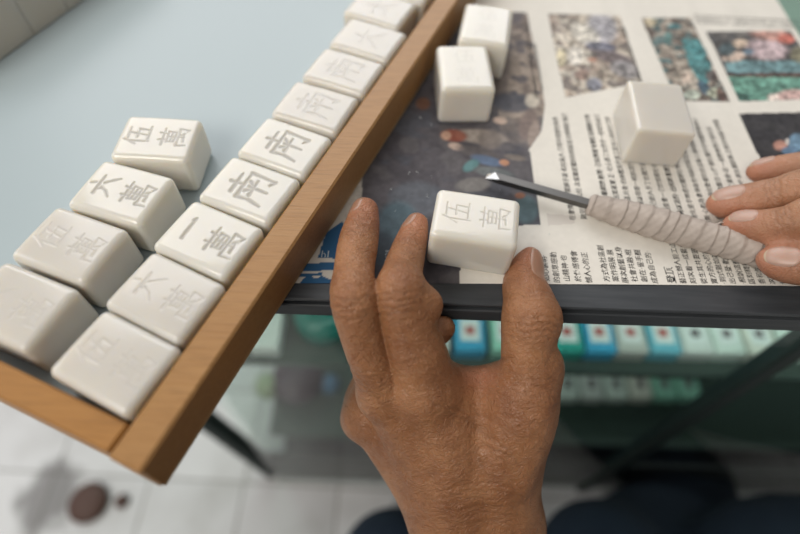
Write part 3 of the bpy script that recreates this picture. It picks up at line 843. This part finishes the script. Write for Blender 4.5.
# left hand
LH = Hand()
mid = [(365, 211, 249, 6.3), (362, 226, 244, 8.0), (358, 244, 236, 8.9), (354, 272, 226, 8.7), (354, 298, 218, 9.9), (362, 332, 224, 9.6), (374, 364, 233, 10.5), (386, 392, 243, 12)]
ind = [(417, 224, 249, 5.2), (413, 236, 246, 6.9), (407, 255, 240, 8.2), (402, 275, 229, 9.0), (401, 293, 221, 11.0), (407, 325, 225, 11.5), (417, 356, 232, 13.5), (425, 388, 241, 15)]
thumb = [(530, 258, 248, 5.2), (527, 268, 247, 7.6), (524, 284, 244, 9.6), (529, 304, 239, 11.6), (530, 322, 235, 12.6), (528, 348, 236, 11.8), (528, 376, 239, 13.5), (518, 412, 244, 18), (498, 462, 254, 20)]
ring = [(443, 328, 243, 5.6), (436, 332, 246, 6.8), (418, 344, 256, 7.6), (392, 362, 264, 8.4), (372, 392, 266, 9.8), (368, 412, 263, 10.8)]
pink = [(392, 350, 276, 6.5), (374, 372, 274, 7.6), (362, 398, 274, 8.8), (362, 418, 270, 10)]
LH.group([px(*mid), px(*ind)], .8)
LH.group([px(*thumb)], 1)
LH.group([px(*ring), px(*pink)], 1)
LH.group([px((425, 388, 243, 15), (452, 450, 252, 19), (456, 524, 260, 19)), px((386, 392, 245, 12), (418, 450, 255, 14), (450, 524, 262, 18)), px((366, 414, 265, 10.5), (402, 462, 266, 12), (444, 524, 264, 14)),
          px((498, 462, 256, 20), (500, 524, 262, 20)), px((440, 400, 250, 13), (490, 420, 256, 14), (500, 470, 262, 14)), px((438, 386, 246, 11), (474, 384, 250, 8.5), (506, 384, 248, 11)), px((454, 524, 262, 19), (462, 580, 268, 21), (478, 760, 300, 26)), px((502, 524, 264, 20), (504, 580, 270, 21), (510, 760, 300, 26))], 7)
LH.bumps.append((atd(424, 391, 238), 12.5, 6)); LH.bumps.append((atd(381, 395, 242), 9.5, 5)); LH.bumps.append((atd(401, 291, 218), 8.8, 4)); LH.bumps.append((atd(537, 320, 234), 10.5, 4)); LH.bumps.append((atd(541, 366, 240), 9, 8))
LH.bumps.append((atd(424, 305, 224), 8.0, 5)); LH.bumps.append((atd(363, 420, 265), 9.5, 5))
for a_, b_, r_ in (((424, 400, 233), (452, 470, 240), 3.2), ((386, 402, 238), (432, 480, 246), 3.0), ((368, 425, 256), (415, 485, 256), 2.6), ((540, 400, 232), (520, 480, 240), 4)):
    LH.ridges.append((np.array([atd(*a_), atd(*b_)]), np.array([r_, r_]), 6))
dors = camdir(-.55, -.15, -.8); tdor = camdir(.25, -.2, -.95)
knuckle(LH, mid[4], mid[5], camdir(-.3, -.2, -.9), 4, 2.5, 9, .42); knuckle(LH, ind[4], ind[5], camdir(-.2, -.2, -.95), 4, 2.7, 10, .45)
knuckle(LH, mid[2], mid[3], camdir(-.3, -.2, -.9), 3, 1.7, 8, .45); knuckle(LH, ind[2], ind[3], camdir(-.2, -.2, -.95), 3, 1.6, 7, .4)
knuckle(LH, thumb[4], thumb[5], tdor, 4, 2.9, 12, .45); knuckle(LH, thumb[3], thumb[4], tdor, 2, 2.2, 10, .35)
knuckle(LH, mid[6], mid[7], camdir(-.2, 0, -1), 6, 2.1, 9, .3); knuckle(LH, thumb[6], thumb[7], tdor, 4, 3.6, 13, .25)
for v_ in (478, 486, 495, 503, 512, 521): LH.creases.append((atd(480, v_, 240), camdir(.04, 1, .05), camdir(0, 0, -1), 22, .6, .25))
for u_, v_ in ((452, 404), (460, 414), (470, 420), (480, 430), (492, 436), (500, 448)):
    LH.creases.append((atd(u_, v_, 238), camdir(-.45, .9, 0), camdir(0, -.1, -1), 9, .7, .38))
for u_, v_ in ((359, 372), (364, 380), (369, 388), (375, 396)):
    LH.creases.append((atd(u_, v_, 232), camdir(-.5, .87, 0), camdir(-.3, 0, -1), 8, .7, .42))
LH.creases.append((atd(487, 372, 238), camdir(.75, .6, 0), camdir(0, -.2, -1), 9, 1.0, 1.2))
KO = 5.5
person = empty('person', at(470, 560, -600)); tag(person, 'person in navy clothes, one hand holding a tile, the other a carving knife', 'person')


def skin_obj(name, hand, lo, hi, h, k_out, m, tips):
    V, Fc = grow(hand, lo, hi, h, k_out); cr = hand.crease_amount(V)
    pink_ = np.zeros(len(V))
    for c, r_ in tips: pink_ = np.maximum(pink_, .75 * np.exp(-(np.linalg.norm(V - c, axis=1) / r_) ** 2))
    return mesh_obj(name, V, Fc, m, person, None, True, {'crease': np.clip(cr, 0, 1), 'pink': pink_})


allp = np.concatenate([C for g, _ in LH.groups for C, _ in g])
lo, hi = allp.min(0) - 24, allp.max(0) + 24
left_hand = skin_obj('left_hand', LH, lo, hi, .62, KO, M['skin'], [(atd(*r_[0][:3]), 13) for r_ in (mid, ind, thumb)] + [(atd(480, 370, 240), 9)])


def nail_slots(nu=17, nv=15):
    return [1 if i >= nu - 2 else 0 for i in range(nu - 1) for j in range(nv - 1)]


def nail(hand, k_out, parent, uv, row, nxt, nrm, length, halfw, R0, m, lift=.35):
    a = atd(*row[:3]) - atd(*nxt[:3]); a /= np.linalg.norm(a); c0 = atd(*row[:3])
    # the plate's middle: on the finger axis beside the pixel, then out along the normal
    Q, Fq = nail_mesh(hand, k_out, c0 + a * uv, a, nrm, length, halfw, R0, lift)
    return mesh_obj('fingernail', Q, Fq, [m, M['nail_rim']], parent, None, True, None, nail_slots())


# ------------------------------------------------------------------ right hand, resting on the knife handle
def table_pt(u, v, z, r): return at(u, v, z), r
RH = Hand()
def rz(*rows):
    return [at(u, v, z) for u, v, z, r in rows], [r for *_, r in rows]


f1 = [(756, 171.5, 9, 4.6), (763, 171, 10.5, 6.2), (785, 169, 15, 7.4), (815, 167, 22, 8.2), (850, 170, 30, 8.8), (905, 180, 34, 11)]
f2 = [(718, 204, 8.5, 5.4), (728, 203, 10, 7.8), (748, 201, 13.5, 8.6), (778, 195.5, 20, 8.9), (815, 188, 30, 10), (860, 190, 36, 10), (910, 208, 38, 12)]
f3 = [(733, 224.5, 12, 4.6), (744, 224.5, 14, 6.8), (765, 226.5, 18, 7.9), (790, 224, 25, 8.6), (822, 215, 34, 9.6), (865, 222, 40, 10), (912, 234, 42, 12)]
th = [(770, 260, 15, 5.5), (780, 262, 15.5, 8.0), (794, 264, 17, 9.0), (825, 264, 22, 10.5), (865, 262, 28, 11), (905, 262, 34, 14)]
RH.group([rz(*f1), rz(*f2), rz(*f3)], .8); RH.group([rz(*th)], 1)
RH.group([rz((905, 180, 36, 11), (1000, 200, 42, 13), (1080, 235, 46, 18)), rz((910, 208, 40, 12), (1000, 222, 44, 15), (1080, 240, 46, 18)), rz((912, 234, 42, 12), (1000, 245, 44, 16), (1080, 250, 46, 18)), rz((905, 262, 34, 14), (1000, 258, 42, 16), (1080, 255, 46, 18)),
          rz((1080, 246, 46, 19), (1300, 300, 60, 24))], 8)
up = np.array([0, 0, 1.])
def kn(row, nxt, nrm, n, spread, wid, dep):
    c = at(*row[:3]); a = at(*nxt[:3]) - c; a /= np.linalg.norm(a); nrm = nrm - a * (nrm @ a); nrm /= np.linalg.norm(nrm)
    for i in range(n): RH.creases.append((c + a * (i - (n - 1) / 2) * spread, a, nrm, wid, .5, dep))
kn(f2[3], f2[4], camdir(0, -.5, -1), 4, 1.6, 8, .4); kn(f3[3], f3[4], camdir(0, -.4, -1), 4, 1.6, 8, .4); kn(f1[3], f1[4], camdir(0, -.5, -1), 3, 1.6, 8, .35); kn(th[2], th[3], camdir(0, -.2, -1), 3, 1.8, 8, .35)
allp = np.concatenate([C for g, _ in RH.groups for C, _ in g])
right_hand = skin_obj('right_hand', RH, allp.min(0) - 24, allp.max(0) + 24, .7, KO, M['skin_light'], [(at(*r_[0][:3]), 12) for r_ in (f1, f2, f3, th)])


def rnail(row, nxt, s_, nrm, length, halfw, R0):
    a = at(*row[:3]) - at(*nxt[:3]); a /= np.linalg.norm(a)
    Q, Fq = nail_mesh(RH, KO, at(*row[:3]) + a * s_, a, nrm, length, halfw, R0, .5); mesh_obj('fingernail', Q, Fq, [M['nail_pale'], M['nail_rim']], right_hand, None, True, None, nail_slots())


ORG['right_hand'] = ORG[person.name]; ORG['left_hand'] = ORG[person.name]
nail(LH, KO, left_hand, 0, mid[0], mid[2], camdir(-.82, -.40, -.42), 12, 5.6, 7, M['nail'])
nail(LH, KO, left_hand, 0, ind[0], ind[2], camdir(-.82, -.40, -.42), 11, 4.8, 6, M['nail'])
nail(LH, KO, left_hand, -3.5, thumb[0], thumb[2], camdir(.62, -.30, -.72), 14.5, 5.6, 7, M['nail'])
rnail(f1[0], f1[2], -2.5, camdir(-.05, -.85, -.5), 10, 4.3, 6)
rnail(f2[0], f2[2], -4.0, camdir(-.12, -.72, -.65), 12.5, 5.4, 7)
rnail(f3[0], f3[2], -4.0, camdir(-.12, -.65, -.75), 10.5, 4.8, 7)
rnail(th[0], th[2], -2.6, camdir(-.15, -.30, -.95), 11, 5.4, 7)

# trousers of the seated person, below the hands
TR = Hand()
def pd(*rows): return [atd(u, v, d) for u, v, d, r in rows], [r for *_, r in rows]
TR.group([pd((392, 565, 560, 50), (330, 760, 560, 66), (330, 1100, 480, 80)), pd((392, 565, 560, 48), (400, 535, 760, 42), (402, 500, 800, 34)), pd((600, 566, 540, 58), (640, 760, 540, 70), (560, 1100, 480, 84)), pd((600, 566, 540, 55), (640, 540, 640, 58), (690, 500, 760, 62)), pd((640, 760, 540, 70), (740, 575, 560, 62), (860, 560, 600, 70))], 25)
allp = np.concatenate([C for g, _ in TR.groups for C, _ in g])
V, Fc = grow(TR, allp.min(0) - 90, allp.max(0) + 90, 6, 20)
mesh_obj('trousers', V, Fc, M['trousers'], person, None, True)

SH = Hand()  # unseen torso, added to keep light from the space below the counter
SH.group([([(30, -270, -330), (50, -300, -100), (60, -290, 120)], [150, 150, 120]), ([(-70, -270, -330), (-90, -300, -100), (-90, -290, 110)], [140, 140, 105]), ([(150, -270, -330), (190, -300, -100), (190, -290, 110)], [140, 140, 105])], 40)
V, Fc = grow(SH, (-300, -500, -520), (400, -60, 300), 8, 20)
mesh_obj('shirt', V, Fc, M['trousers'], person, None, True)

# ------------------------------------------------------------------ what lies on the shelves of the counter
M['white_card'] = mat('white_card', (.70, .74, .74), .4); M['red_mark'] = mat('dull_red_print', (.42, .09, .08), .5); M['dark_mark'] = mat('dark_print', (.12, .10, .11), .5)
BOXES = [(222, 'sky blue', (.16, .46, .58), 1, 'sky blue sample tile behind the counter glass, nearest the tray rail'),
         (262, 'white', (.60, .64, .62), 0, 'white sample tile behind the glass, next to the round teal box'),
         (434, 'white', (.62, .66, .65), 0, 'white sample tile behind the glass, just past the curled fingertip'),
         (471, 'bright blue', (.05, .34, .56), 1, 'bright blue sample tile seen between forefinger and thumb'),
         (508, 'light green', (.30, .60, .48), 1, 'light green sample tile peeping out left of the thumb'),
         (570, 'teal', (.03, .32, .27), 1, 'teal sample tile with a red mark, touching the right side of the thumb'),
         (603, 'bright blue', (.04, .30, .56), 1, 'bright blue sample tile with a red mark, second to the right of the thumb'),
         (635, 'grey', (.46, .47, .44), 1, 'grey sample tile with a red mark, between two blue ones'),
         (668, 'sky blue', (.10, .40, .56), 1, 'sky blue sample tile with a red mark, right of the grey one'),
         (701, 'white', (.66, .72, .74), 2, 'white sample tile beside the sky blue one, right of it'),
         (733, 'pale mint', (.60, .68, .64), 2, 'pale mint sample tile between a white and an ivory one'),
         (766, 'ivory', (.66, .66, .60), 2, 'ivory sample tile with a dark mark, second from the right edge'),
         (800, 'pale mint', (.62, .70, .66), 0, 'pale mint unmarked sample tile cut by the right edge of the photo')]
SHZ = -227.9
for i, (u, cn, c, mk, lab) in enumerate(BOXES):
    p = at(u, 352 + (u - 600) * .012, SHZ + 18)
    key = 'box_' + cn
    if key not in M: M[key] = mat(cn.replace(' ', '_') + '_plastic', c, .35)
    def X(x, y, z, p=p): return np.array([p[0] + x * math.cos(YAW) - y * math.sin(YAW), p[1] + x * math.sin(YAW) + y * math.cos(YAW), SHZ + z])
    g = empty('sample_tile', X(0, 13, 0))
    tag(g, lab, 'sample tile', 'sample tiles on the upper glass shelf')
    MB().box(X, -13.3, 13.3, 0, 36, 0, 18, 1.5).build('body', M[key], g)
    if mk:
        MB().box(X, -8.5, 8.5, 9, 30, 18, 18.6).build('face_plate', M['white_card'], g)
        MB().box(X, -4, 4, 15, 23, 18.6, 18.9, .1).build('printed_mark', M['red_mark' if mk == 1 else 'dark_mark'], g)
pb = at(322, 330, SHZ + 14); mb = MB()
mb.tube([pb + [0, 14, z] for z in (-14, -10, 4, 14, 18)], [22, 25, 26, 24, 14], 28); tag(mb.build('round_box', mat('deep_teal_plastic', (.005, .15, .12), .3), smooth=True), 'deep teal round box in the display counter, between tray and fingers', 'box')
for k in range(6):
    u = 565 + 24 * k; p = at(u, 403, -463.9)
    def X(x, y, z, p=p): return np.array([p[0] + x, p[1] + y, -464 + z])
    g = empty('tile_on_lower_shelf', X(0, 0, .1))
    c = ['pale mint', 'white', 'pale mint', 'ivory', 'light green', 'light green'][k]
    tag(g, ['dim greenish tile at the start of the lower shelf row', 'second dim greenish tile of the lower shelf row', 'mint tile in the middle of the lower shelf row', 'ivory tile with a dark mark on the lower shelf', 'light green tile beside the ivory one on the lower shelf', 'last light green tile of the lower shelf row'][k], 'sample tile', 'tiles on the lower shelf of the counter')
    MB().box(X, -13, 13, 0, 38, .1, 20, 1.5).build('body', M['box_' + c], g)
    MB().box(X, -5, 5, 12, 26, 20, 20.4).build('printed_mark', M['dark_mark'], g)
pc = at(298, 400, -463.9); mb = MB(); mb.tube([pc + [0, 20, z] for z in (0, 4, 22, 30)], [16, 27, 33, 31], 28); tag(mb.build('purple_bowl', mat('dull_purple_plastic', (.05, .025, .04), .5), smooth=True), 'dull purple bowl on the lower shelf, seen left of the hand', 'bowl')

for u_, v_, r_, nm, colr_, lab in ((268, 386, 17, 'pale_green_ball', (.34, .40, .26), 'pale green ball on the lower shelf beside the purple bowl'), (330, 384, 13, 'blue_ball', (.05, .13, .24), 'dark blue ball on the lower shelf between the purple bowl and the hand')):
    p_ = at(u_, v_, -463.9 + r_); mb = MB(); mb.tube([p_ + [0, 0, r_ * math.sin(a)] for a in np.linspace(-1.4, 1.4, 9)], [r_ * math.cos(a) for a in np.linspace(-1.4, 1.4, 9)], 20)
    tag(mb.build(nm, mat(nm, colr_, .5), smooth=True), lab, 'ball')
MB().box(K, SX0, 885, 47, 52, -586, -475).build('kick_panel', M['dark_board'], counter)  # added dark board standing in for the gloom behind the lower glass

# ------------------------------------------------------------------ on the floor
pf = at(90, 503, -600); mb = MB(); mb.tube([pf + [0, 0, z] for z in (0.2, 5, 10, 13)], [24, 27, 24, 14], 28); mb.tube([pf + [44, 4, z] for z in (.2, 6, 9)], [9, 9, 5], 16); lump = mb.build('floor_drain_plug', mat('rusty_brown', (.075, .035, .025), .6), smooth=True)
tag(lump, 'round rusty brown plug lying on the white tiled floor below the tray', 'drain plug')

# ------------------------------------------------------------------ shavings
mb = MB(); g = random.Random(3)
for k in range(36):
    u, v = g.choice([(g.uniform(375, 440), g.uniform(120, 215)), (g.gauss(425, 22), g.gauss(188, 8)), (g.uniform(470, 560), g.uniform(150, 240)), (g.uniform(350, 520), g.uniform(90, 230))])
    p = at(u, v, .7); a = g.uniform(0, 6.3); L_ = g.uniform(.25, 1.2); w_ = g.uniform(.06, .15); d_ = np.array([math.cos(a), math.sin(a), 0]); n_ = np.array([-math.sin(a), math.cos(a), 0])
    mb.add([p - d_ * L_ - n_ * w_, p - n_ * w_ * 1.5 + [0, 0, .3], p + d_ * L_ + n_ * w_ * .5, p + n_ * w_ + [0, 0, .5]], [(0, 1, 3), (1, 2, 3)])
tag(mb.build('carving_shavings', M['white_card']), 'tiny white carving shavings scattered over the dark newspaper picture', 'shavings', None, 'stuff')
